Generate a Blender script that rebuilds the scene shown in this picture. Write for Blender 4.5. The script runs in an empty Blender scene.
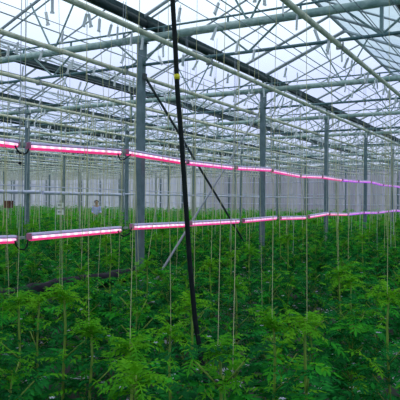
import bpy, math, random
from mathutils import Vector, Matrix, Euler
random.seed(7)
C = bpy.context.scene.collection
sc = bpy.context.scene
R = math.radians
HC = 1.75                      # eye height
YAW = R(29.18)
FPX = 590.0
CO, SI = math.cos(YAW), math.sin(YAW)

# ------------------------------------------------------------------ helpers
def at_plane(px, py, L):
    """point on the vertical plane X = -L seen at pixel px, py (camera at origin, level)"""
    roll = R(0.45)
    u, v = px - 200.0, py - 200.3
    uu = u*math.cos(roll) + v*math.sin(roll)
    vv = -u*math.sin(roll) + v*math.cos(roll)
    dx = CO*uu/FPX - SI; dy = SI*uu/FPX + CO; dz = -vv/FPX
    k = -L/dx
    return Vector((dx*k, dy*k, HC + dz*k))

def at_z(px, py, z):
    u, v = px-200, py-200.3
    k = (HC-z)/(v/FPX)
    return Vector(((CO*u/FPX-SI)*k, (SI*u/FPX+CO)*k, z))

def proj(p):
    x = CO*p[0] + SI*p[1]; z = -SI*p[0] + CO*p[1]
    if z < .05: return None
    return 200 + FPX*x/z, 200 - FPX*(p[2]-HC)/z, z

ORD = ('zeroth first second third fourth fifth sixth seventh eighth ninth tenth eleventh twelfth thirteenth fourteenth fifteenth '
       'sixteenth seventeenth eighteenth nineteenth').split()
TENS = {20: 'twent', 30: 'thirt', 40: 'fort', 50: 'fift', 60: 'sixt', 70: 'sevent', 80: 'eight', 90: 'ninet'}
def ordinal(n):
    if n < 20: return ORD[n]
    if n >= 100: return 'hundred-and-' + ordinal(n-100) if n > 100 else 'hundredth'
    t, r = n//10*10, n % 10
    return TENS[t] + ('ieth' if r == 0 else 'y-' + ORD[r])

class MB:
    """collects shapes into one mesh"""
    def __init__(s): s.v = []; s.f = []; s.mi = []
    def add(s, vs, fs, mi=0):
        b = len(s.v); s.v += [tuple(p) for p in vs]
        s.f += [tuple(b+i for i in f) for f in fs]; s.mi += [mi]*len(fs)
    def box(s, c, d, mi=0, rot=None):
        x, y, z = d[0]/2, d[1]/2, d[2]/2
        vs = [Vector((a, b, e)) for a in (-x, x) for b in (-y, y) for e in (-z, z)]
        if rot: vs = [rot @ p for p in vs]
        s.add([p + Vector(c) for p in vs], [(0,1,3,2),(4,6,7,5),(0,4,5,1),(2,3,7,6),(0,2,6,4),(1,5,7,3)], mi)
    def tube(s, pts, r, n=8, mi=0, cap=True):
        pts = [Vector(p) for p in pts]; rings = []
        rr = r if isinstance(r, (list, tuple)) else [r]*len(pts)
        ref = None
        for i, p in enumerate(pts):
            t = (pts[min(i+1, len(pts)-1)] - pts[max(i-1, 0)]).normalized()
            if ref is None:
                ref = Vector((0,0,1)) if abs(t.z) < .9 else Vector((1,0,0))
            a = t.cross(ref).normalized(); b = a.cross(t).normalized(); ref = b
            rings.append([p + (a*math.cos(2*math.pi*k/n) + b*math.sin(2*math.pi*k/n))*rr[i] for k in range(n)])
        vs = [q for g in rings for q in g]; fs = []
        for i in range(len(pts)-1):
            for k in range(n):
                fs.append((i*n+k, i*n+(k+1) % n, (i+1)*n+(k+1) % n, (i+1)*n+k))
        if cap:
            fs.append(tuple(range(n))[::-1]); fs.append(tuple((len(pts)-1)*n+k for k in range(n)))
        s.add(vs, fs, mi)
    def prism(s, prof, p0, p1, mi=0, closed=True):
        """profile of (x,z) pairs swept along +Y from p0 to p1"""
        n = len(prof); vs = []
        for p in (p0, p1):
            vs += [Vector((p[0]+a, p[1], p[2]+b)) for a, b in prof]
        fs = [(k, (k+1) % n, n+(k+1) % n, n+k) for k in range(n if closed else n-1)]
        if closed: fs += [tuple(range(n))[::-1], tuple(n+k for k in range(n))]
        s.add(vs, fs, mi)
    def mesh(s, name, mats, smooth=False):
        me = bpy.data.meshes.new(name); me.from_pydata(s.v, [], s.f)
        for m in (mats if isinstance(mats, (list, tuple)) else [mats]): me.materials.append(m)
        me.polygons.foreach_set('material_index', s.mi)
        if smooth: me.polygons.foreach_set('use_smooth', [True]*len(s.f))
        me.update(); return me
    def build(s, name, mats, parent=None, smooth=False):
        return link(name, s.mesh(name, mats, smooth), parent)

def link(name, me, parent=None):
    o = bpy.data.objects.new(name, me); C.objects.link(o)
    if parent: o.parent = parent
    return o
def tag(o, label=None, cat=None, group=None, kind=None):
    if label: o['label'] = label
    if cat: o['category'] = cat
    if group: o['group'] = group
    if kind: o['kind'] = kind
    return o
def empty(name, loc, rz=0):
    o = bpy.data.objects.new(name, None); C.objects.link(o)
    o.location = loc; o.rotation_euler.z = rz; o.empty_display_size = .1
    return o
def kids(o): return [c for c in CH.get(o.name, [])]
CH = {}
def part(o, parent):
    CH.setdefault(parent.name, []).append(o); return o
def dup(root, loc, rz=None):
    r = root.copy(); C.objects.link(r); r.location = loc
    if rz is not None: r.rotation_euler.z = rz
    for ch in CH.get(root.name, []):
        c = ch.copy(); C.objects.link(c); c.parent = r
        for g in CH.get(ch.name, []):
            d = g.copy(); C.objects.link(d); d.parent = c
    return r

# ------------------------------------------------------------------ materials
def mat(name, col, rough=.5, metal=0.0, spec=.5, noise=None, nscale=8, bump=0, emit=None):
    m = bpy.data.materials.new(name); m.use_nodes = True
    nt = m.node_tree; b = nt.nodes['Principled BSDF']
    b.inputs['Base Color'].default_value = (*col, 1); b.inputs['Roughness'].default_value = rough
    b.inputs['Metallic'].default_value = metal; b.inputs['Specular IOR Level'].default_value = spec
    if noise or bump:
        tc = nt.nodes.new('ShaderNodeTexCoord')
        n = nt.nodes.new('ShaderNodeTexNoise'); n.inputs['Scale'].default_value = nscale; n.inputs['Detail'].default_value = 4
        nt.links.new(tc.outputs['Object'], n.inputs['Vector'])
        if noise:
            r = nt.nodes.new('ShaderNodeValToRGB')
            r.color_ramp.elements[0].position = .35; r.color_ramp.elements[1].position = .68
            r.color_ramp.elements[0].color = (*noise, 1); r.color_ramp.elements[1].color = (*col, 1)
            nt.links.new(n.outputs['Fac'], r.inputs['Fac']); nt.links.new(r.outputs['Color'], b.inputs['Base Color'])
        if bump:
            bp = nt.nodes.new('ShaderNodeBump'); bp.inputs['Strength'].default_value = bump; bp.inputs['Distance'].default_value = .01
            nt.links.new(n.outputs['Fac'], bp.inputs['Height']); nt.links.new(bp.outputs['Normal'], b.inputs['Normal'])
    if emit:
        b.inputs['Emission Color'].default_value = (*emit[:3], 1); b.inputs['Emission Strength'].default_value = emit[3]
    return m

M = {}
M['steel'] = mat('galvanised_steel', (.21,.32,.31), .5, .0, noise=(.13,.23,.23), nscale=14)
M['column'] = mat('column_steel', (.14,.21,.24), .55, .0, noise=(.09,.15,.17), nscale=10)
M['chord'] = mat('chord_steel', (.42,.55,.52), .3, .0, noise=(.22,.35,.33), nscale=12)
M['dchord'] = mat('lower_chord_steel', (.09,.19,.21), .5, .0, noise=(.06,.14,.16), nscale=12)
M['pipe'] = mat('heating_pipe_paint', (.78,.78,.62), .35, .0, noise=(.50,.54,.40), nscale=9)
M['alu'] = mat('glazing_aluminium', (.36,.42,.46), .45, .0)
M['gutter'] = mat('gutter_paint', (.03,.075,.08), .6, noise=(.02,.05,.055), nscale=12)
M['screen'] = mat('rolled_screen_cloth', (.006,.020,.022), .8, noise=(.012,.035,.038), nscale=20, bump=.5)
M['white'] = mat('white_plastic', (.75,.78,.80), .5)
M['twine'] = mat('twine', (.56,.54,.30), .8)
M['twinefar'] = mat('pale_twine', (.50,.52,.50), .8)
M['black'] = mat('black_plastic', (.003,.006,.007), .6, spec=.15, noise=(.01,.016,.016), nscale=30)
M['duct'] = mat('black_film', (.006,.006,.013), .75, spec=.15, noise=(.012,.013,.02), nscale=12, bump=.8)
M['yellow'] = mat('yellow_tape', (.75,.66,.01), .5)
M['rail'] = mat('pale_rail_paint', (.50,.54,.72), .4)
M['darkrod'] = mat('dark_brace_steel', (.018,.035,.038), .5)
M['greyrod'] = mat('grey_brace_steel', (.24,.28,.33), .5)
M['housing'] = mat('lamp_housing', (.58,.50,.80), .35)
M['ledcap'] = mat('lamp_end_cap', (.50,.16,.28), .4)
M['clamp'] = mat('clamp_grey', (.30,.34,.34), .6)
M['rust'] = mat('red_brown', (.14,.03,.02), .7, noise=(.08,.015,.012), nscale=20)
M['skin'] = mat('skin', (.42,.22,.15), .6)
M['hair'] = mat('dark_hair', (.015,.01,.008), .7)
M['shirt'] = mat('lilac_shirt', (.42,.48,.86), .8)
M['trousers'] = mat('dark_trousers', (.03,.05,.12), .8)
M['stem'] = mat('green_stem', (.16,.30,.03), .6, noise=(.24,.34,.05), nscale=18)
M['flower'] = mat('pale_flower', (.62,.62,.80), .6)

def led_mat(name, base, core, s):
    m = bpy.data.materials.new(name); m.use_nodes = True; nt = m.node_tree
    b = nt.nodes['Principled BSDF']; b.inputs['Base Color'].default_value = (.6,.5,.6,1)
    tc = nt.nodes.new('ShaderNodeTexCoord'); sx = nt.nodes.new('ShaderNodeSeparateXYZ')
    nt.links.new(tc.outputs['Object'], sx.inputs[0])
    w = nt.nodes.new('ShaderNodeMath'); w.operation = 'MULTIPLY'; w.inputs[1].default_value = 2*math.pi/.115
    nt.links.new(sx.outputs['Y'], w.inputs[0])
    sn = nt.nodes.new('ShaderNodeMath'); sn.operation = 'SINE'; nt.links.new(w.outputs[0], sn.inputs[0])
    mr = nt.nodes.new('ShaderNodeMapRange'); mr.inputs[1].default_value = -.2; mr.inputs[2].default_value = .6
    nt.links.new(sn.outputs[0], mr.inputs[0])
    mx = nt.nodes.new('ShaderNodeMix'); mx.data_type = 'RGBA'
    mx.inputs[6].default_value = (*base, 1); mx.inputs[7].default_value = (*core, 1)
    nt.links.new(mr.outputs[0], mx.inputs[0])
    nt.links.new(mx.outputs[2], b.inputs['Emission Color']); b.inputs['Emission Strength'].default_value = s
    return m
M['ledA'] = led_mat('pink_led_near', (1,.42,.62), (1,.90,.97), 1.15)
M['ledA2'] = mat('pink_glow_lens', (.5,.1,.2), .4, emit=(.85,.015,.20,.95))
M['ledB'] = led_mat('pink_led_mid', (1,.40,.70), (1,.70,.90), 1.0)
M['ledB2'] = mat('magenta_glow_lens', (.5,.1,.3), .4, emit=(.9,.02,.32,.9))
M['ledC'] = led_mat('violet_led_far', (.80,.12,.85), (.85,.38,.95), .95)
M['ledC2'] = mat('violet_glow_lens', (.4,.1,.5), .4, emit=(.40,.03,.80,.9))

def glass_mat(name, tint, haze, hazecol):
    m = bpy.data.materials.new(name); m.use_nodes = True; nt = m.node_tree
    nt.nodes.remove(nt.nodes['Principled BSDF']); out = nt.nodes['Material Output']
    tr = nt.nodes.new('ShaderNodeBsdfTransparent'); tr.inputs[0].default_value = (*tint, 1)
    tl = nt.nodes.new('ShaderNodeBsdfTranslucent'); tl.inputs[0].default_value = (*hazecol, 1)
    gl = nt.nodes.new('ShaderNodeBsdfGlossy'); gl.inputs['Roughness'].default_value = .08
    tc = nt.nodes.new('ShaderNodeTexCoord'); n = nt.nodes.new('ShaderNodeTexNoise')
    n.inputs['Scale'].default_value = 1.3; n.inputs['Detail'].default_value = 6
    nt.links.new(tc.outputs['Object'], n.inputs['Vector'])
    mr = nt.nodes.new('ShaderNodeMapRange'); mr.inputs[1].default_value = .35; mr.inputs[2].default_value = .7
    mr.inputs[3].default_value = haze*.5; mr.inputs[4].default_value = haze*1.4
    nt.links.new(n.outputs['Fac'], mr.inputs[0])
    a = nt.nodes.new('ShaderNodeMixShader'); b = nt.nodes.new('ShaderNodeMixShader')
    nt.links.new(mr.outputs[0], a.inputs[0]); nt.links.new(tr.outputs[0], a.inputs[1]); nt.links.new(tl.outputs[0], a.inputs[2])
    b.inputs[0].default_value = .01
    nt.links.new(a.outputs[0], b.inputs[1]); nt.links.new(gl.outputs[0], b.inputs[2]); nt.links.new(b.outputs[0], out.inputs[0])
    return m
M['glass'] = glass_mat('roof_glass', (.96,.98,.985), .07, (.75,.82,.9))
M['dirty'] = glass_mat('misted_roof_glass', (.50,.58,.62), .5, (.50,.60,.62))

def leaf_mat(name, c0, c1, c2, tr=.35):
    m = bpy.data.materials.new(name); m.use_nodes = True; nt = m.node_tree
    nt.nodes.remove(nt.nodes['Principled BSDF']); out = nt.nodes['Material Output']
    tc = nt.nodes.new('ShaderNodeTexCoord'); n = nt.nodes.new('ShaderNodeTexNoise')
    n.inputs['Scale'].default_value = 9; n.inputs['Detail'].default_value = 3
    nt.links.new(tc.outputs['Object'], n.inputs['Vector'])
    oi = nt.nodes.new('ShaderNodeObjectInfo')
    ad = nt.nodes.new('ShaderNodeMath'); ad.operation = 'MULTIPLY_ADD'; ad.inputs[1].default_value = .22
    nt.links.new(oi.outputs['Random'], ad.inputs[0]); nt.links.new(n.outputs['Fac'], ad.inputs[2])
    r = nt.nodes.new('ShaderNodeValToRGB'); e = r.color_ramp.elements
    e[0].position = .38; e[0].color = (*c0, 1); e[1].position = .82; e[1].color = (*c2, 1)
    k = e.new(.6); k.color = (*c1, 1)
    nt.links.new(ad.outputs[0], r.inputs['Fac'])
    d = nt.nodes.new('ShaderNodeBsdfDiffuse'); t = nt.nodes.new('ShaderNodeBsdfTranslucent'); g = nt.nodes.new('ShaderNodeBsdfGlossy')
    g.inputs['Roughness'].default_value = .45; g.inputs[0].default_value = (.2,.5,.25,1)
    nt.links.new(r.outputs[0], d.inputs[0]); nt.links.new(r.outputs[0], t.inputs[0])
    a = nt.nodes.new('ShaderNodeMixShader'); a.inputs[0].default_value = tr
    nt.links.new(d.outputs[0], a.inputs[1]); nt.links.new(t.outputs[0], a.inputs[2])
    b = nt.nodes.new('ShaderNodeMixShader'); b.inputs[0].default_value = .03
    nt.links.new(a.outputs[0], b.inputs[1]); nt.links.new(g.outputs[0], b.inputs[2]); nt.links.new(b.outputs[0], out.inputs[0])
    return m
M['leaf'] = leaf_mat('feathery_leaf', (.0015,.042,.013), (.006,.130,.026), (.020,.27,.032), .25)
M['upper'] = leaf_mat('lit_upper_leaf', (.010,.16,.016), (.025,.30,.020), (.07,.46,.022), .3)  # lighter green: the light on the upper leaves put into their colour
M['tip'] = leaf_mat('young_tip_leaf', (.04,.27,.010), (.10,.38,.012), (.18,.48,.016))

# ------------------------------------------------------------------ layout numbers
X0, X1 = -46.0, 5.0          # side walls
Y0, Y1 = -3.0, 39.6          # wall behind the viewer, end wall
GZ, RZ = HC+2.40, HC+3.05    # gutter, ridge height
HALF = 1.52
GUT = [1.36 + 3.045*k for k in range(-1, 15)]        # distance of each gutter to the left of the viewer (negative: right)
FR = [2.3 + 4*k for k in range(-1, 10)]              # frames
COLROWS = [4.405 + 6.09*k for k in range(0, 7)]
TOPC, BOTC = HC+2.08, HC+1.74
PIPES = [0.25, 1.8, 3.4, 4.66] + [6.2 + 1.56*k for k in range(0, 24)]
PH = HC+1.68

# ------------------------------------------------------------------ shell
def ground():
    m = bpy.data.materials.new('soil_and_ground_film'); m.use_nodes = True; nt = m.node_tree; b = nt.nodes['Principled BSDF']
    tc = nt.nodes.new('ShaderNodeTexCoord'); n = nt.nodes.new('ShaderNodeTexNoise'); n.inputs['Scale'].default_value = 3.2; n.inputs['Detail'].default_value = 5
    nt.links.new(tc.outputs['Object'], n.inputs[0])
    r = nt.nodes.new('ShaderNodeValToRGB'); e = r.color_ramp.elements
    e[0].position = .60; e[0].color = (.012,.016,.010,1); e[1].position = .63; e[1].color = (.60,.60,.72,1)
    nt.links.new(n.outputs['Fac'], r.inputs[0]); nt.links.new(r.outputs[0], b.inputs['Base Color'])
    f = MB(); f.box(((X0+X1)/2, (Y0+Y1)/2, -.05), (X1-X0, Y1-Y0, .1)); o = f.build('floor', m); tag(o, kind='structure')
ground()

def wallmat(name, c0, c1):
    m = bpy.data.materials.new(name); m.use_nodes = True; nt = m.node_tree; b = nt.nodes['Principled BSDF']
    b.inputs['Roughness'].default_value = .7
    tc = nt.nodes.new('ShaderNodeTexCoord'); mp = nt.nodes.new('ShaderNodeMapping'); mp.inputs['Scale'].default_value = (2.2, 1, .12)
    n = nt.nodes.new('ShaderNodeTexNoise'); n.inputs['Scale'].default_value = 1.4; n.inputs['Detail'].default_value = 5
    nt.links.new(tc.outputs['Object'], mp.inputs[0]); nt.links.new(mp.outputs[0], n.inputs[0])
    r = nt.nodes.new('ShaderNodeValToRGB'); e = r.color_ramp.elements
    e[0].position = .38; e[0].color = (*c0, 1); e[1].position = .66; e[1].color = (*c1, 1)
    nt.links.new(n.outputs['Fac'], r.inputs[0]); nt.links.new(r.outputs[0], b.inputs['Base Color'])
    t = nt.nodes.new('ShaderNodeBsdfTranslucent'); nt.links.new(r.outputs[0], t.inputs[0]); x = nt.nodes.new('ShaderNodeMixShader'); x.inputs[0].default_value = .55
    nt.links.new(b.outputs[0], x.inputs[1]); nt.links.new(t.outputs[0], x.inputs[2]); nt.links.new(x.outputs[0], nt.nodes['Material Output'].inputs[0])
    return m
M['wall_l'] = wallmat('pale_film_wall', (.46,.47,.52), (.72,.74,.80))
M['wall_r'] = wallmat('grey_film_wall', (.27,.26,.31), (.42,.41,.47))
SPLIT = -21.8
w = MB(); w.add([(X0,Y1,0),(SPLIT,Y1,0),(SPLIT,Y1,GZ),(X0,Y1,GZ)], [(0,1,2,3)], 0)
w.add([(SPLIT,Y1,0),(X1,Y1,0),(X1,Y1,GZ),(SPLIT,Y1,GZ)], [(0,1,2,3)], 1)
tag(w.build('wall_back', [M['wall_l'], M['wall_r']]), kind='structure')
w = MB(); w.add([(X0,Y0,0),(X0,Y1,0),(X0,Y1,GZ),(X0,Y0,GZ)], [(0,1,2,3)]); tag(w.build('wall_left', M['wall_l']), kind='structure')
w = MB(); w.box((X1+.01, (Y0+Y1)/2, GZ/2), (.02, Y1-Y0, GZ)); tag(w.build('wall_right', M['dirty']), kind='structure')
w = MB(); w.box(((X0+X1)/2, Y0-.01, GZ/2), (X1-X0, .02, GZ)); tag(w.build('wall_front', M['dirty']), kind='structure')
for i, x in enumerate([-46 + 2.03*k for k in range(25)]):
    w = MB(); w.box((x, Y1-.06, GZ/2), (.09, .12, GZ)); tag(w.build('trim_%d' % (i+1), M['column']), kind='structure')
w = MB()
for z in (1.52, 2.2, 3.05): w.tube([(X0, Y1-.16, z), (X1, Y1-.16, z)], .035, 6)
tag(w.build('trim_30', M['rail']), kind='structure')

# glass roof: one structure piece per slope (panes of one slope are its pattern)
roofg, roofd = MB(), MB()
bars = MB()
for g in range(len(GUT)-1):
    a, b = GUT[g], GUT[g+1]; mid = (a+b)/2
    for (p, q, zp, zq) in ((a, mid, GZ, RZ), (mid, b, RZ, GZ)):
        tgt = roofd if (g <= 1 and p == a) else roofg
        if b < -.5: tgt = roofd
        tgt.add([(-p, Y0, zp+.02), (-p, Y1, zp+.02), (-q, Y1, zq+.02), (-q, Y0, zq+.02)], [(0,1,2,3)])
        y = Y0+.5
        k = 0
        while y < Y1:
            r = .016 if k % 4 else .028
            bars.tube([(-p, y, zp), (-q, y, zq)], r, 4, cap=False); y += 1.0; k += 1
        # a purlin half way up the slope
        bars.tube([(-(p+q)/2, Y0, (zp+zq)/2-.03), (-(p+q)/2, Y1, (zp+zq)/2-.03)], .012, 4, cap=False)
    bars.tube([(-mid, Y0, RZ), (-mid, Y1, RZ)], .03, 6)
    for yy in (Y0, Y1):      # gable triangles
        roofg.add([(-a, yy, GZ), (-b, yy, GZ), (-mid, yy, RZ)], [(0,1,2)])
tag(roofg.build('ceiling', M['glass']), kind='structure')
tag(roofd.build('ceiling_misted', M['dirty']), kind='structure')
tag(bars.build('trim_31', M['alu']), kind='structure')

# gutters, each with a rolled dark shade screen under it
gut = MB(); gut.prism([(-.06,.03),(-.04,-.03),(.04,-.03),(.06,.03),(.05,.03),(.03,-.02),(-.03,-.02),(-.05,.03)], (0,Y0,0), (0,Y1,0))
gm = gut.mesh('rain_gutter', M['gutter'])
for i, L in enumerate(GUT[1:]):
    o = link('rain_gutter', gm); o.location = (-L, 0, GZ-.04)
    tag(o, 'dark teal rain gutter under the glass, %s from the right' % ordinal(i+1), 'gutter', 'rain gutters between the roof ridges')
def roll(y0, y1, r):
    m = MB(); n = int((y1-y0)/.35); pts, rr = [], []
    for k in range(n+1):
        y = y0 + (y1-y0)*k/n
        pts.append((random.uniform(-.008,.008), y, random.uniform(-.010,.006))); rr.append(r*random.uniform(.85,1.12))
    m.tube(pts, rr, 8); return m.mesh('screen_roll', M['screen'], True)
rolls = [roll(0, 4, .056), roll(0, 4, .050), roll(0, 4, .053)]
thin = [roll(0, 4, .038), roll(0, 4, .032)]
rc = 0
for i, L in enumerate(GUT[1:]):
    for j, y in enumerate(FR):
        if y+4 > Y1: continue
        if L < 1: continue
        me = random.choice(rolls if (y < 9 or random.random() < .45) else thin)
        o = link('screen_roll', me); o.location = (-L+.05, y, GZ-.115)
        tag(o, 'dark rolled shade screen, %s gutter from the right, %s' % (ordinal(i+1), '%s bay in view' % ordinal(j) if j > 0 else 'bay above the viewer'), 'shade screen', 'rolled shade screens under the gutters')

# lattice trusses: one module = one 6.09 m span between two column rows
def make_truss():
    root = empty('lattice_truss', (0,0,0))
    S = 6.09
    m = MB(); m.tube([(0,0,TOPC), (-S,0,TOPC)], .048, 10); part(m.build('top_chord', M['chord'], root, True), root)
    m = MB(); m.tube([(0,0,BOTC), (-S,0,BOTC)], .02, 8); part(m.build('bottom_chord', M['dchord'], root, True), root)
    m = MB(); m.tube([(0,.02,TOPC+.12), (-S,.02,TOPC+.12)], .013, 6)
    for k in range(7): m.box((-.3-k*.91, .02, TOPC+.08), (.02,.02,.09))
    part(m.build('tie_rod', M['dchord'], root), root)
    for k in range(5):
        x = -k*S/4
        for sgn in (-1, 1):
            xe = x + sgn*.42
            if xe > 0.01 or xe < -S-.01: continue
            m = MB(); m.tube([(x,0,BOTC), (xe,0,TOPC)], .013, 6); part(m.build('diagonal_strut', M['steel'], root), root)
    for x in (-S/4, -3*S/4):                    # V of struts up to each ridge
        for sgn in (-1, 1):
            m = MB(); m.tube([(x,0,TOPC), (x+sgn*.45,0,RZ-.20)], .013, 6); part(m.build('ridge_strut', M['steel'], root), root)
    for x in (0, -S/2):                         # post that carries the gutter
        m = MB(); m.box((x-.001, 0, (BOTC+GZ)/2-.03), (.035,.035,GZ-BOTC-.06)); part(m.build('gutter_post', M['steel'], root), root)
    for k in range(4):                          # rafters carrying the roof slopes
        xa = -k*S/4; za, zb = (GZ, RZ) if k % 2 == 0 else (RZ, GZ)
        m = MB(); m.tube([(xa,0,za-.05), (xa-S/4,0,zb-.05)], .022, 6); part(m.build('rafter', M['alu'], root), root)
    return root
truss = make_truss(); first = True
EDGES = [4.405-6.09] + COLROWS
for j, y in enumerate(FR):
    for i in range(len(EDGES)):
        L = EDGES[i]
        if L > 41.5: continue
        o = truss if first else dup(truss, (0,0,0)); first = False
        o.location = (-L, y, 0)
        # the span right of the first column row is span one
        away = '%s frame in view' % ordinal(j-1) if j > 1 else ('frame above the viewer' if j else 'frame behind the viewer')
        tag(o, 'galvanised lattice truss, %s, %s span from the right' % (away, ordinal(i+1)), 'truss', 'lattice trusses under the glass roof')

# columns
def make_column():
    root = empty('steel_column', (0,0,0))
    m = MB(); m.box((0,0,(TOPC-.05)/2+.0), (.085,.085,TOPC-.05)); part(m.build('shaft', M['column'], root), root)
    m = MB(); m.box((0,0,TOPC-.05), (.16,.12,.012)); m.box((0,.05,TOPC-.16),(.10,.01,.2)); part(m.build('head_plate', M['steel'], root), root)
    m = MB(); m.box((0,0,.012), (.2,.2,.024)); part(m.build('base_plate', M['steel'], root), root)
    return root
col0 = make_column(); first = True
for i, L in enumerate(COLROWS):
    nv = 0
    for j, y in enumerate(FR[1:]):
        o = col0 if first else dup(col0, (0,0,0)); first = False
        o.location = (-L, y, 0)
        q = proj((-L, y, 2)); inv = q is not None and -4 < q[0] < 404
        nv += inv
        tag(o, 'square steel column, %s in the %s column row from the right' % (ordinal(nv)+' in view' if inv else 'unseen, %s bay,' % ordinal(j+1), ordinal(i+1)), 'column', 'steel columns holding the roof', 'thing')

# wind braces crossing in the first column row
def rod(name, a, b, r, m, label, group=None):
    k = MB(); k.tube([a, b], r, 8); k.box(Vector(a), (.03,.05,.08)); k.box(Vector(b), (.03,.05,.08))
    return tag(k.build(name, m), label, 'brace', group)
LC = COLROWS[0]
rod('wind_brace', at_plane(145,77,LC-.07), at_plane(262,272,LC-.07), .017, M['darkrod'], 'dark diagonal brace rod falling to the right between the first two near columns')
rod('wind_brace', at_plane(262,108,LC+.07), at_plane(142,303,LC+.07), .017, M['greyrod'], 'pale grey diagonal brace rod rising to the right, crossing the dark brace')

# overhead heating pipes
pm = MB(); pm.tube([(0,Y0+.1,0), (0,Y1-.25,0)], .028, 10); pmesh = pm.mesh('heating_pipe', M['pipe'], True)
hk = MB()
hk.box((0,0,.045), (.02,.03,.08)); hk.box((0,0,-.033), (.075,.03,.012)); hk.box((.034,0,0), (.01,.03,.07)); hk.box((-.034,0,0), (.01,.03,.07))
hkm = hk.mesh('pipe_hanger', M['clamp'])
for i, L in enumerate(PIPES):
    o = link('heating_pipe', pmesh); o.location = (-L, 0, PH)
    tag(o, 'pale painted pipe under the trusses, %s' % (ordinal(i)+' overhead pipe from the right' if i else 'above the viewer'), 'pipe', 'overhead pipes along the crop rows')
    for y in FR:
        if i < 8:
            h = link('hanger', hkm, o); h.location = (0, y, 0)

# pale horizontal rails hung on the second column row
LR = COLROWS[1]-.08
p = [at_plane(-14,191.6,LR), at_plane(40,192.4,LR), at_plane(43,193.0,LR), at_plane(121,195.0,LR), at_plane(124,194.4,LR), at_plane(345,198.8,LR)]
for k, (w_, lab) in enumerate((('left', 'pale lilac rail at eye height, leftmost piece, ending beside a column'),
                        ('mid', 'pale lilac rail at eye height between two columns, middle piece'),
                        ('right', 'pale rail at eye height running on to the far right, longest piece'))):
    a, b = p[2*k], p[2*k+1]; m = MB(); m.tube([a, b], .042 if k < 2 else .026, 8)
    for q in (a, b): m.box(q, (.05,.04,.09))
    tag(m.build('guide_rail', M['rail']), lab, 'rail', 'pale rails at eye height')
m = MB(); m.tube([at_plane(-14,184.6,COLROWS[1]+.09), at_plane(345,199.5,COLROWS[1]+.09)], .014, 6)
tag(m.build('guide_wire', M['rail']), 'thin pale wire stretched just above the eye-height rails', 'wire')

# ------------------------------------------------------------------ LED lamp lines
LL = 4.2
upper = [((-90,134),(-30,138.5)), ((-26,138.5),(18,144.6)), ((27,145.8),(120.5,152.2)), ((126,152),(185,162)), ((187,162.3),(233,167.6)),
         ((236,167.8),(270.5,169.6)), ((271.5,170.6),(299,176)), ((300,176.2),(321,177)), ((322,177),(341,180)), ((342,180.2),(357,181.5)),
         ((358,181.5),(370,182)), ((371,182),(382,185)), ((383,185.2),(391,185.8)), ((392,185.8),(401,187.2))]
lower = [((-92,243),(-32,240.5)), ((-28,240.5),(16,239)), ((28,237),(120.5,229.3)), ((131,226.8),(186,224.3)), ((190,223.6),(238.5,221)),
         ((243,220.8),(276,217.8)), ((280,218.2),(305,217.6)), ((308.5,216.8),(328,213.6)), ((329,214),(346.5,214.4)), ((347.5,214.4),(362.5,212.8)),
         ((363.5,212.8),(377,212.8)), ((378,212.6),(387,211.4)), ((388,211.4),(395,210.6)), ((396,210.6),(403,211.2))]
def lamp(a, b, k, row, idx):
    pa, pb = at_plane(*a, LL), at_plane(*b, LL)
    d = pb-pa; n = d.length; c = (pa+pb)/2
    root = empty('led_grow_lamp', c)
    root.rotation_euler = d.to_track_quat('Y', 'Z').to_euler()
    # housing: a flat-topped shell, glowing lens bulging out of both sides and the underside
    m = MB(); prof = [(-.028,.004),(-.036,.018),(-.024,.034),(.024,.034),(.036,.018),(.028,.004)]
    m.prism(prof, (0,-n/2+.02,0), (0,n/2-.02,0)); part(m.build('housing', M['housing'], root), root)
    A = 'A' if k < 4 else ('B' if k < 9 else 'C')
    m = MB(); m.prism([(-.030,.003),(.030,.003),(.037,-.009),(.030,-.019),(-.030,-.019),(-.037,-.009)], (0,-n/2+.03,0), (0,n/2-.03,0))
    part(m.build('led_strip', M['led'+A], root), root)
    m = MB(); m.prism([(-.029,-.0192),(.029,-.0192),(.018,-.041),(-.018,-.041)], (0,-n/2+.03,0), (0,n/2-.03,0))
    part(m.build('lower_lens', M['led'+A+'2'], root), root)
    for s in (-1, 1):
        m = MB(); m.box((0, s*(n/2-.016), 0), (.056,.022,.060)); part(m.build('end_cap', M['ledcap'], root), root)
    vis = idx-1
    tag(root, 'glowing pink LED grow lamp bar in the %s line, %s from the left' % (row, ordinal(max(idx,1))) if idx > 0 else 'pink LED grow lamp bar in the %s line, just left of its leftmost visible bar' % row,
        'grow lamp', '%s line of LED grow lamps' % row)
    return pa, pb
ends = {}
for row, data in (('upper', upper), ('lower', lower)):
    ends[row] = [lamp(a, b, k, row, k) for k, (a, b) in enumerate(data)]
# hanging wires with clamp, at every joint, holding both lines; cable loops at near joints
gz = PH
for j in range(1, len(upper)-1):
    u1, u2 = ends['upper'][j][1], ends['upper'][j+1][0]
    l1, l2 = ends['lower'][j][1], ends['lower'][j+1][0]
    c = (u1+u2)/2; l = (l1+l2)/2
    root = empty('lamp_hanger', (c.x, c.y, GZ-.06))
    dz = GZ-.06
    m = MB()
    for s in (-1, 1): m.tube([(0,.02*s,0), (0,.04*s,c.z-dz+.03)], .0035, 5)
    m.tube([(0,0,c.z-dz), (l.x-c.x,l.y-c.y,l.z-dz)], .0035, 5)
    part(m.build('wire', M['greyrod'], root), root)
    m = MB(); m.box((0,0,c.z-dz+.005), (.03,.07,.03)); m.box((0,0,c.z-dz+.035), (.010,.025,.045)); part(m.build('clamp', M['clamp'], root), root)
    m = MB(); m.box((l.x-c.x, l.y-c.y, l.z-dz+.0), (.03,.06,.025)); part(m.build('lower_clamp', M['clamp'], root), root)
    tag(root, 'thin wire hanger holding the lamp lines, at the %s lamp joint from the left' % ordinal(j), 'hanger', 'wire hangers of the lamp lines')
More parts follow.
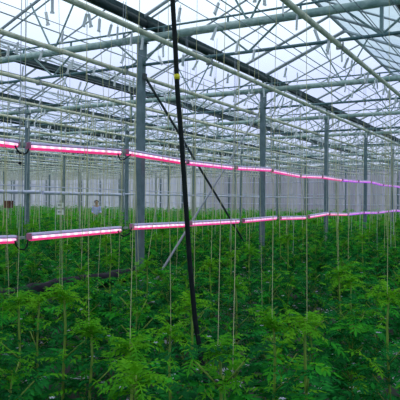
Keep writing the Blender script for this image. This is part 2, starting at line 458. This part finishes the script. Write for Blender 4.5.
def cable(pts, label):
    m = MB(); m.tube([at_plane(px, py, LL-.05) for px, py in pts], .008, 6); return tag(m.build('lamp_cable', M['black'], None, True), label, 'cable', 'drooping lamp cables')
c1 = cable([(15,146),(17,150),(20,153.5),(24,154.5),(27,153),(29,149)], 'black cable looping below the leftmost joint of the upper lamps')
cable([(118,154),(119,158),(121,160.5),(124,160),(128,157),(131,155)], 'black cable looping below the upper lamp joint beside the near column')
cable([(15,241),(16,246),(19,249.5),(24,250),(27,247),(28,240)], 'black cable looping below the leftmost joint of the lower lamps')
cable([(118,231),(120,235),(124,236.5),(129,234),(132,228)], 'black cable looping below the lower lamp joint beside the near column')
q = at_plane(20,163.5,LL-.05); q0 = at_plane(19.6,153,LL-.05)
m = MB(); m.tube([q0, q], .003, 5)
m.tube([q+Vector((0,0,.014)), q+Vector((0,0,.010)), q, q-Vector((0,0,.010)), q-Vector((0,0,.014))], [.004,.013,.017,.013,.004], 10)
tag(m.build('cable_plug', M['black'], None, True), 'small round black plug dangling under the leftmost upper lamp joint', 'plug')

# ------------------------------------------------------------------ black hose with yellow tape
def hose():
    y = 2.30
    def P(px, py):      # on the plane Y = 2.30
        u, v = px-200, py-200.3
        dx = CO*u/FPX-SI; dy = SI*u/FPX+CO; k = y/dy
        return Vector((dx*k, y, HC - v/FPX*k))
    top = P(171,0); top.z = BOTC; top.x -= .12
    pts = [top, P(166,-180), P(169,-80), P(171,0), P(174,45), P(176.5,90), P(181,140), P(185.5,200), P(190,260), P(196,320), P(206,378), P(214,410)]
    end = Vector((pts[-1].x+.08, y, .05)); pts.append(end)
    o_ = pts[0].copy(); root = empty('black_hose', (end.x, end.y, 0)); off = Vector((end.x, end.y, 0))
    m = MB(); m.tube([p_-off for p_ in pts], .0115, 10); part(m.build('tube', M['black'], root, True), root)
    a, b = P(176.0-.2,75.0), P(176.2,80.0)
    m = MB(); m.tube([a-off, b-off], .0135, 12); part(m.build('tape_band', M['yellow'], root, True), root)
    m = MB(); m.box(pts[0]-off+Vector((0,0,.01)), (.05,.06,.06)); part(m.build('hook', M['clamp'], root), root)
    tag(root, 'black hose hanging from the roof into the plants, one yellow tape band around it', 'hose')
hose()

# ------------------------------------------------------------------ the crop
def leaf(mb, base, az, pitch, ln, pairs, lw, mi, droop=.9):
    """a pinnate leaf: arching rachis with narrow leaflets"""
    d = Vector((math.cos(az), math.sin(az), 0)); side = Vector((-d.y, d.x, 0))
    n = pairs*2+1; pos = Vector(base); a = pitch; step = ln/pairs
    pts = [pos.copy()]
    for k in range(pairs):
        t = d*math.cos(a) + Vector((0,0,math.sin(a)))
        pos = pos + t*step; pts.append(pos.copy())
        a -= droop/pairs
        up = (-d*math.sin(a) + Vector((0,0,math.cos(a))))
        f = math.sin(math.pi*(k+1.1)/(pairs+1.3))
        L = lw*(.55+.6*f)*random.uniform(.8,1.15)
        for s in (-1, 1):
            dr = (side*s*.86 + t*.62 + up*random.uniform(-.6,.3)).normalized()
            wv = t.cross(dr).cross(dr).normalized()*L*.21
            q = pos; mid = q+dr*L*.45
            mb.add([q, mid+wv, q+dr*L-up*L*.12, mid-wv, ], [(0,1,2,3)], mi)
    dr = (d*math.cos(a)+Vector((0,0,math.sin(a)))); wv = side*lw*.17
    mb.add([pos, pos+dr*lw*.5+wv, pos+dr*lw*1.1, pos+dr*lw*.5-wv], [(0,1,2,3)], mi)
    wv = side*.0022
    for i in range(len(pts)-1):
        mb.add([pts[i]-wv, pts[i]+wv, pts[i+1]+wv, pts[i+1]-wv], [(0,1,2,3)], mi)

def make_plant_meshes(h, seed, leggy=False, lod=0):
    random.seed(seed)
    fol, stem, fl = MB(), MB(), MB()
    pts = []; x = y = 0
    n = 8
    for k in range(n+1):
        pts.append(Vector((x, y, h*k/n))); x += random.uniform(-.012,.012); y += random.uniform(-.012,.012)
    def at(z):
        f = max(0, min(n-.001, z/h*n)); i = int(f); return pts[i].lerp(pts[i+1], f-i)
    stem.tube(pts, [(.0085 - (.003 if leggy else .005)*k/n) for k in range(n+1)], 6 if lod == 0 else 4)
    az = random.uniform(0, 6.28)
    z = .30; top_body = h-(.34 if leggy else .05)
    while z < top_body:
        f = (z-.3)/(h-.3)
        ln = (.34 - .13*f)*random.uniform(.75,1.15)
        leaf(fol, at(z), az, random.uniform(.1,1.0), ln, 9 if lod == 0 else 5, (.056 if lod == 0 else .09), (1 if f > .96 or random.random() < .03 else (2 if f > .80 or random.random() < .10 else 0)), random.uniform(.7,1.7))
        # axillary shoot
        if lod == 0 and f > .25 and random.random() < .6:
            b = at(z)+Vector((0,0,.02)); a2 = az+random.uniform(-.5,.5)
            e = b+Vector((math.cos(a2)*.10, math.sin(a2)*.10, .10)); stem.tube([b, e], .0035, 4)
            for q in range(4): leaf(fol, e, a2+q*1.6, random.uniform(.2,.9), .13, 6, .034, (1 if random.random() < .12 else 0), 1.0)
        az += 2.4+random.uniform(-.4,.4); z += .027 if lod == 0 else .055
    if leggy:       # sparse stretch, then a bright tuft
        z = top_body
        while z < h-.04:
            leaf(fol, at(z), az, random.uniform(0,.4), .09, 3, .03, 1, .8); az += 2.4; z += .07
    tip = at(h)
    for q in range((26 if leggy else 11) if lod == 0 else 6):
        leaf(fol, tip-Vector((0,0,random.uniform(0,.06))), q*2.4, random.uniform(.1,1.3), random.uniform(.06,.12), 6 if lod == 0 else 4, .024, 1, 1.2)
    for q in range(3):
        a = random.uniform(0,6.28); r = random.uniform(.08,.2); zz = random.uniform(.5,h-.08)
        c = at(zz)+Vector((math.cos(a)*r, math.sin(a)*r, 0))
        for s in range(5):
            b = s*1.257; fl.add([c, c+Vector((math.cos(b-.4)*.010, math.sin(b-.4)*.010, .006)), c+Vector((math.cos(b)*.016, math.sin(b)*.016, .004)), c+Vector((math.cos(b+.4)*.010, math.sin(b+.4)*.010, .006))], [(0,1,2,3)])
    return fol, stem, fl
variants = []
for k, (h, lg) in enumerate([(1.02,0),(1.08,0),(1.14,0),(1.0,0),(1.20,1),(1.28,1),(1.10,0),(1.24,1)]):
    f, s, fl = make_plant_meshes(h, 100+k, lg)
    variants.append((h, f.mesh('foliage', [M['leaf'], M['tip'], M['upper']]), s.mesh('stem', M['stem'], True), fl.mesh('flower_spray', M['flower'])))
random.seed(21)
ROWS = [-2.6,-1.8,-1.0,-.5,.25,1.03,1.8,2.6,3.4,3.95] + [4.85,5.45] + [6.2 + .78*k for k in range(0, 50)]
plants = []
for ri, L in enumerate(ROWS):
    if L > 44.5: continue
    y = -1.5 + random.uniform(0,.4)
    while y < Y1-.8:
        pos = (-L+random.uniform(-.10,.10), y+random.uniform(-.08,.08), 0)
        y += random.uniform(.37,.50)
        hq = proj((pos[0], pos[1], .95))
        if hq and hq[2] < 2.75 and 186 < hq[0] < 226: continue      # the gap the hose hangs in
        d = math.hypot(pos[0], pos[1])
        if d < .95: continue
        pr = proj((pos[0], pos[1], .9))
        vis = pr is not None and -45 < pr[0] < 445
        near_out = pr is not None and -260 < pr[0] < 620
        lo = proj((pos[0], pos[1], 1.2))
        seen = vis and lo[1] < 415
        plants.append((pos, ri, L, pr[2] if pr else 99, seen, near_out and (pr[2] > 1.0)))
tops = []
byrow = {}
SPECIAL = [(131,343,1.22,4),(219,345,1.20,5),(234,376,1.14,1),(308,318,1.24,5),(63,296,1.26,7),(195,300,1.24,4),(273,322,1.20,7),(388,292,1.26,4),
           (112,258,1.24,7),(148,262,1.22,4),(339,270,1.24,5),(18,300,1.22,5),(172,330,1.16,4),(90,330,1.12,7)]
spec = []
for px_, py_, z_, v_ in SPECIAL:
    q_ = at_z(px_, py_, z_); spec.append((q_, v_, z_))
plants = [p_ for p_ in plants if all(math.hypot(p_[0][0]-q_.x, p_[0][1]-q_.y) > .22 for q_, v_, z_ in spec)]
for q_, v_, z_ in spec:
    ri_ = min(range(len(ROWS)), key=lambda i: abs(ROWS[i]+q_.x)); pr = proj(q_)
    plants.append(((q_.x, q_.y, 0), ri_, ROWS[ri_], pr[2], True, True))
def plant_variant(pos, dist):
    for q_, v_, z_ in spec:
        if abs(q_.x-pos[0]) < 1e-4 and abs(q_.y-pos[1]) < 1e-4: return v_
    v = random.choice([0,1,2,3,6,0,1,2,3,6,4,5,7])
    if 3.4 < -pos[0] < 4.1 and 3.0 < pos[1] < 6.6: v = random.choice([0,3,3])
    return v
inview = sorted([p_ for p_ in plants if p_[4]], key=lambda p_: p_[3])
near = inview[:300]; nearset = set(id(p_) for p_ in near)
print('plants', len(plants), 'in view', len(inview), 'near limit', near[-1][3])
rows_seen = sorted(set(p_[1] for p_ in near)); rowrank = {r: i+1 for i, r in enumerate(rows_seen)}
for p_ in sorted(near, key=lambda q: (q[1], q[0][1])):
    pos, ri = p_[0], p_[1]
    byrow[ri] = byrow.get(ri, 0)+1
    v = plant_variant(pos, p_[3]); h, fm, sm, flm = variants[v]
    sc_ = random.uniform(.92,1.06)
    if 3.4 < -pos[0] < 4.1 and 3.0 < pos[1] < 6.6: sc_ = .86
    special = [z_ for q_, v_, z_ in spec if abs(q_.x-pos[0]) < 1e-4 and abs(q_.y-pos[1]) < 1e-4]
    if special: sc_ = special[0]/h
    root = empty('crop_plant', pos, random.uniform(0, 6.28)); root.scale = (random.uniform(.95,1.15),)*2 + (sc_,)
    link('foliage', fm, root); link('stem', sm, root); link('blossoms', flm, root)
    kind = 'tall bright-tipped green plant' if v in (4,5,7) else 'bushy feathery green plant'
    tag(root, '%s, %s crop row from the right, %s from the viewer' % (kind, ordinal(rowrank[ri]), ordinal(byrow[ri])), 'plant', 'rows of feathery green crop plants')
    if special or (p_[3] > 4.2 and (v in (4,5,7) or random.random() < .35)):
        tops.append((Vector((pos[0], pos[1], h*sc_-.02)), p_[3]))
# the rest of the crop, beyond counting
lods = [make_plant_meshes(h, 300+k, lg, 1) for k, (h, lg) in enumerate([(1.04,0),(1.10,0),(1.2,1),(1.0,0),(1.15,0)])]
far = MB(); farstem = MB()
random.seed(33)
for p_ in plants:
    if id(p_) in nearset: continue
    if not p_[5]: continue
    if not p_[4] and p_[3] > 12: continue
    f, s, fl = random.choice(lods); a = random.uniform(0, 6.28); ca, sa = math.cos(a), math.sin(a); k = random.uniform(.9,1.08)
    px, py = p_[0][0], p_[0][1]
    vs = [(px+(x*ca-y*sa)*1.15, py+(x*sa+y*ca)*1.15, z*k) for x, y, z in f.v]
    b = len(far.v); far.v += vs; far.f += [tuple(b+i for i in q) for q in f.f]; far.mi += f.mi
    vs = [(px+(x*ca-y*sa), py+(x*sa+y*ca), z*k) for x, y, z in s.v]
    b = len(far.v); far.v += vs; far.f += [tuple(b+i for i in q) for q in s.f]; far.mi += [3]*len(s.f)
    if p_[4] and random.random() < .55: tops.append((Vector((px, py, 1.08)), p_[3]))
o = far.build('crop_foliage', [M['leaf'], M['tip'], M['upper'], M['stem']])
tag(o, 'dense mass of feathery green crop plants filling the greenhouse beyond the near rows', 'plants', kind='stuff')
print('far faces', len(far.f))

# ------------------------------------------------------------------ support strings: white hook at the pipe, twine down to a plant
def hook_mb(mb, c, a, s=1.0, mi=0):
    """bobbin hanging from the pipe, a bit askew, with its wire hook"""
    tilt = R(random.uniform(-28, 28)); az = a
    rot = Matrix.Rotation(az, 3, 'Z') @ Matrix.Rotation(tilt, 3, 'Y')
    mb.box(Vector(c)+rot @ Vector((0,0,-.075*s)), (.024*s,.014*s,.105*s), mi, rot)
    mb.box(Vector(c)+rot @ Vector((0,0,-.135*s)), (.036*s,.010*s,.014*s), mi, rot)
    mb.tube([Vector(c), Vector(c)+rot @ Vector((0,0,-.03*s))], .0035, 4, mi)
WIRES = sorted(set(round(q, 3) for q in ([L_ for L_ in ROWS if -.6 < L_ < 44] + [-q_.x for q_, v_, z_ in spec if math.hypot(q_.x, q_.y) < 4.2])))
wm = MB(); wm.tube([(0,Y0+.02,0),(0,Y1-.02,0)], .004, 5); wmesh = wm.mesh('crop_wire', M['greyrod'])
k = 0
for L_ in WIRES:
    if min(abs(L_-q) for q in PIPES) < .12: continue
    k += 1; o = link('crop_wire', wmesh); o.location = (-L_, 0, PH-.005)
    tag(o, 'thin grey crop wire stretched between the overhead pipes, %s wire from the right' % ordinal(k), 'wire', 'crop wires between the overhead pipes')
random.seed(5)
tops.sort(key=lambda q: q[1])
strs = []
for tp, dist in tops:
    L = -tp.x; Lp = min(WIRES, key=lambda q: abs(q-L))
    strs.append((Vector((-Lp+random.uniform(-.012,.012), tp.y+random.uniform(-.09,.09), PH-.03)), tp, dist, Lp))
def in_view(s):
    for f in (0, .5, 1):
        q = proj(s[0].lerp(s[1], f))
        if q and -5 < q[0] < 405 and -5 < q[1] < 405: return True
    return False
strs = [s for s in strs if in_view(s)]
print('strings', len(strs))
NI = 270
hookm = []
for k in range(6):
    mb = MB(); hook_mb(mb, (0,0,0), random.uniform(0,3.14)); hookm.append(mb.mesh('bobbin', M['white']))
cnt = {}
nears = sorted(strs[:NI], key=lambda s: (s[3], s[0].y))
prank = {L: i+1 for i, L in enumerate(sorted(set(s_[3] for s_ in nears)))}
for top, tp, dist, Lp in nears:
    cnt[Lp] = cnt.get(Lp, 0)+1
    root = empty('support_string', top)
    link('bobbin', random.choice(hookm), root)
    m = MB(); a = Vector((0,0,-.12)); b = tp-top
    r = .0013 if dist < 4.5 else (.0024 if dist < 9 else .004)
    m.tube([a, a.lerp(b, .5)+Vector((random.uniform(-.01,.01),0,0)), b], r, 5)
    m.build('twine', M['twine'] if (random.random() < .6 or dist < 7) else M['twinefar'], root)
    tag(root, 'pale bobbin-hung twine, %s away in the %s string row from the right' % (ordinal(cnt[Lp]), ordinal(prank[Lp])),
        'string', 'plant support strings hanging from the overhead pipes')
rest = MB()
for top, tp, dist, Lp in strs[NI:]:
    rest.tube([top, tp], .005, 3, 1, cap=False)
# more hooks without plants in sight, along every pipe
for i, L in enumerate(PIPES):
    y = 1.0
    while y < Y1-1:
        y += random.uniform(.34,.5)
        q = proj((-L, y, PH))
        if not q or not (-20 < q[0] < 420): continue
        hook_mb(rest, (-L, y, PH-.03), random.uniform(0,3.14), 1.0, 0)
        if random.random() < .3: 
            hook_mb(rest, (-L-.7, y+.2, PH+.15), random.uniform(0,3.14), 1.1, 0)
            rest.tube([(-L-.7, y+.2, PH+.15), (-L-.7, y+.2, GZ-.03)], .0025, 3, 1, cap=False)
o = rest.build('support_strings', [M['white'], M['twinefar']])
tag(o, 'mass of white bobbins and pale twines hanging among the far trusses', 'strings', kind='stuff')

# ------------------------------------------------------------------ black duct half hidden between the rows
root = empty('black_duct', (-4.2, 4.6, 0))
m = MB(); pts, rr = [], []
for k in range(19):
    pts.append((random.uniform(-.02,.02), -1.5+k*.16, .84+random.uniform(-.012,.012))); rr.append(.085*random.uniform(.92,1.06))
m.tube(pts, rr, 14); part(m.build('hose_body', M['duct'], root, True), root)
for yy in (-1.3,-.4,.5,1.2):
    m = MB(); m.box((0,yy,.75), (.22,.04,.02)); m.box((-.09,yy,.375), (.02,.03,.75)); m.box((.09,yy,.375), (.02,.03,.75)); part(m.build('stand', M['clamp'], root), root)
tag(root, 'long black plastic duct lying between the crop rows below the lower lamps', 'duct')

# ------------------------------------------------------------------ far small things and the worker
def far_pt(px, z_dist):
    u = px-200; return Vector((CO*u/FPX*z_dist - SI*z_dist, SI*u/FPX*z_dist + CO*z_dist, 0))
b = far_pt(8.5, 22)
root = empty('red_brown_box', b)
m = MB(); m.box((0,0,1.52), (.24,.22,.24)); part(m.build('box_body', M['rust'], root), root)
m = MB(); m.box((0,0,1.655), (.27,.25,.03)); part(m.build('box_lid', M['rust'], root), root)
m = MB(); m.box((0,0,.70), (.05,.05,1.40)); part(m.build('post', M['clamp'], root), root)
tag(root, 'small red-brown box on a post, standing just above the plants at far left', 'box')
b = far_pt(60.5, 21)
root = empty('sign_post', b, R(29))
m = MB(); m.box((0,0,.85), (.05,.05,1.7)); part(m.build('post', M['clamp'], root), root)
for z0 in (1.52, 1.28):
    m = MB(); m.box((0,-.035,z0), (.24,.012,.19)); pt = part(m.build('card', M['white'], root), root)
    m = MB(); m.box((-.02,-.043,z0+.01), (.12,.004,.06)); sp = m.build('grey_patch', M['greyrod'], pt)
tag(root, 'pale card holder with two white cards rising from the far plants', 'sign')

def person():
    base = far_pt(96.5, 29)
    root = empty('person', base, R(29.4+12)); root.scale = (.97,.97,.975)
    def skin(name, verts, edges, rads, m, sub=2):
        me = bpy.data.meshes.new(name); me.from_pydata(verts, edges, [])
        o = bpy.data.objects.new(name, me); C.objects.link(o); o.parent = root
        md = o.modifiers.new('skin', 'SKIN'); 
        for i, r in enumerate(rads):
            sv = me.skin_vertices[0].data[i] if me.skin_vertices else None
            if sv: sv.radius = (r, r) if not isinstance(r, tuple) else r
        if me.skin_vertices: me.skin_vertices[0].data[0].use_root = True
        sb = o.modifiers.new('sub', 'SUBSURF'); sb.levels = sub; sb.render_levels = sub
        md.use_smooth_shade = True
        me.materials.append(m); part(o, root); return o
    # facing -Y; pelvis, chest, neck, head, arms bent forward, legs
    V = [(0,0,.96),(0,0,1.12),(0,.01,1.32),(0,.01,1.44),(0,0,1.50),(0,-.015,1.565),(0,-.02,1.635),(0,-.01,1.69)]
    E = [(i,i+1) for i in range(7)]; Rr = [(.15,.11),(.135,.10),(.16,.11),(.10,.08),(.055,.055),(.085,.095),(.105,.118),(.075,.085)]
    def add(parent, p, r): V.append(p); E.append((parent, len(V)-1)); Rr.append(r); return len(V)-1
    for s in (-1, 1):
        sh = add(3, (s*.16,.01,1.42), .055); el = add(sh, (s*.205,.02,1.15), .042); wr = add(el, (s*.20,-.20,1.06), .028); pm_ = add(wr, (s*.19,-.27,1.05), .034)
        for k, (dx, ln) in enumerate(((-.027,.075),(-.009,.085),(.009,.08),(.027,.062))):
            a = add(pm_, (s*.19+dx,-.27-.03-ln*.4,1.045), .009); add(a, (s*.19+dx,-.27-.03-ln*.85,1.02), .008)
        t = add(pm_, (s*.19-s*.045,-.275,1.05), .010); add(t, (s*.19-s*.055,-.315,1.04), .009)
        hp = add(0, (s*.095,0,.90), .085); kn = add(hp, (s*.105,-.01,.50), .058); an = add(kn, (s*.11,.02,.10), .038); add(an, (s*.115,-.12,.04), .035)
    skin('body', V, E, Rr, M['skin'])
    sv = [(0,0,.98),(0,0,1.12),(0,.01,1.32),(0,.01,1.445),(-.16,.01,1.415),(-.205,.02,1.16),(.16,.01,1.415),(.205,.02,1.16),(-.20,-.09,1.11),(.20,-.09,1.11)]
    skin('shirt', sv, [(0,1),(1,2),(2,3),(3,4),(4,5),(3,6),(6,7),(5,8),(7,9)], [(.165,.13),(.15,.12),(.165,.13),(.11,.09),.07,.056,.07,.056,.05,.05], M['shirt'])
    tv = [(0,0,1.0),(0,0,.93),(-.1,0,.86),(-.107,-.01,.5),(-.11,.02,.12),(.1,0,.86),(.107,-.01,.5),(.11,.02,.12)]
    skin('trousers', tv, [(0,1),(1,2),(2,3),(3,4),(1,5),(5,6),(6,7)], [(.17,.13),(.16,.13),.10,.075,.06,.10,.075,.06], M['trousers'])
    skin('hair', [(0,.035,1.57),(0,.020,1.68),(0,-.012,1.735)], [(0,1),(1,2)], [(.10,.07),(.13,.118),(.115,.135)], M['hair'])
    m = MB()
    for s in (-1, 1): m.box((s*.032,-.112,1.63), (.022,.012,.010))
    m.build('eyes', M['hair'], root)
    m = MB(); m.add([(-.012,-.11,1.60),(.012,-.11,1.60),(0,-.135,1.598),(0,-.11,1.64)], [(0,1,2),(0,2,3),(1,3,2)]); m.build('nose', M['skin'], root)
    m = MB(); m.box((0,-.105,1.568), (.05,.012,.010)); m.build('mouth', M['rust'], root)
    tag(root, 'person with short dark hair in a light lilac shirt standing far off among the plants', 'person')
person()

# ------------------------------------------------------------------ sky and camera
wd = bpy.data.worlds.new('overcast_sky'); sc.world = wd; wd.use_nodes = True; nt = wd.node_tree
bg = nt.nodes['Background']; tc = nt.nodes.new('ShaderNodeTexCoord'); sx = nt.nodes.new('ShaderNodeSeparateXYZ')
nt.links.new(tc.outputs['Generated'], sx.inputs[0])
r = nt.nodes.new('ShaderNodeValToRGB'); e = r.color_ramp.elements
e[0].position = .0; e[0].color = (.45,.50,.62,1); e[1].position = 1; e[1].color = (1.0,1.02,1.05,1)
for ps, cl in ((.12,(.45,.50,.72)),(.20,(.49,.55,.80)),(.30,(.68,.80,.93))):
    k = e.new(ps); k.color = (*cl, 1)
cn = nt.nodes.new('ShaderNodeTexNoise'); cn.inputs['Scale'].default_value = 2.2; cn.inputs['Detail'].default_value = 4
nt.links.new(tc.outputs['Generated'], cn.inputs[0])
mm = nt.nodes.new('ShaderNodeMath'); mm.operation = 'MULTIPLY_ADD'; mm.inputs[1].default_value = .14
sb = nt.nodes.new('ShaderNodeMath'); sb.operation = 'SUBTRACT'; sb.inputs[1].default_value = .07
nt.links.new(cn.outputs['Fac'], mm.inputs[0]); nt.links.new(sx.outputs['Z'], mm.inputs[2]); nt.links.new(mm.outputs[0], sb.inputs[0])
nt.links.new(sb.outputs[0], r.inputs[0]); nt.links.new(r.outputs[0], bg.inputs[0]); bg.inputs[1].default_value = 1.55

cd = bpy.data.cameras.new('camera'); cam = bpy.data.objects.new('camera', cd); C.objects.link(cam)
cd.sensor_width = 36; cd.lens = FPX/400*36; cd.clip_end = 300; cd.clip_start = .05
cam.matrix_world = Matrix.Translation((0,0,HC)) @ Matrix.Rotation(YAW, 4, 'Z') @ Matrix.Rotation(R(90), 4, 'X') @ Matrix.Rotation(R(.45), 4, 'Z')
sc.camera = cam
sc.view_settings.view_transform = 'Standard'; sc.view_settings.look = 'None'; sc.view_settings.gamma = 1
sc.view_settings.exposure = 0; sc.view_settings.use_curve_mapping = False
sc.cycles.transparent_max_bounces = 40; sc.cycles.max_bounces = 8; sc.cycles.diffuse_bounces = 4
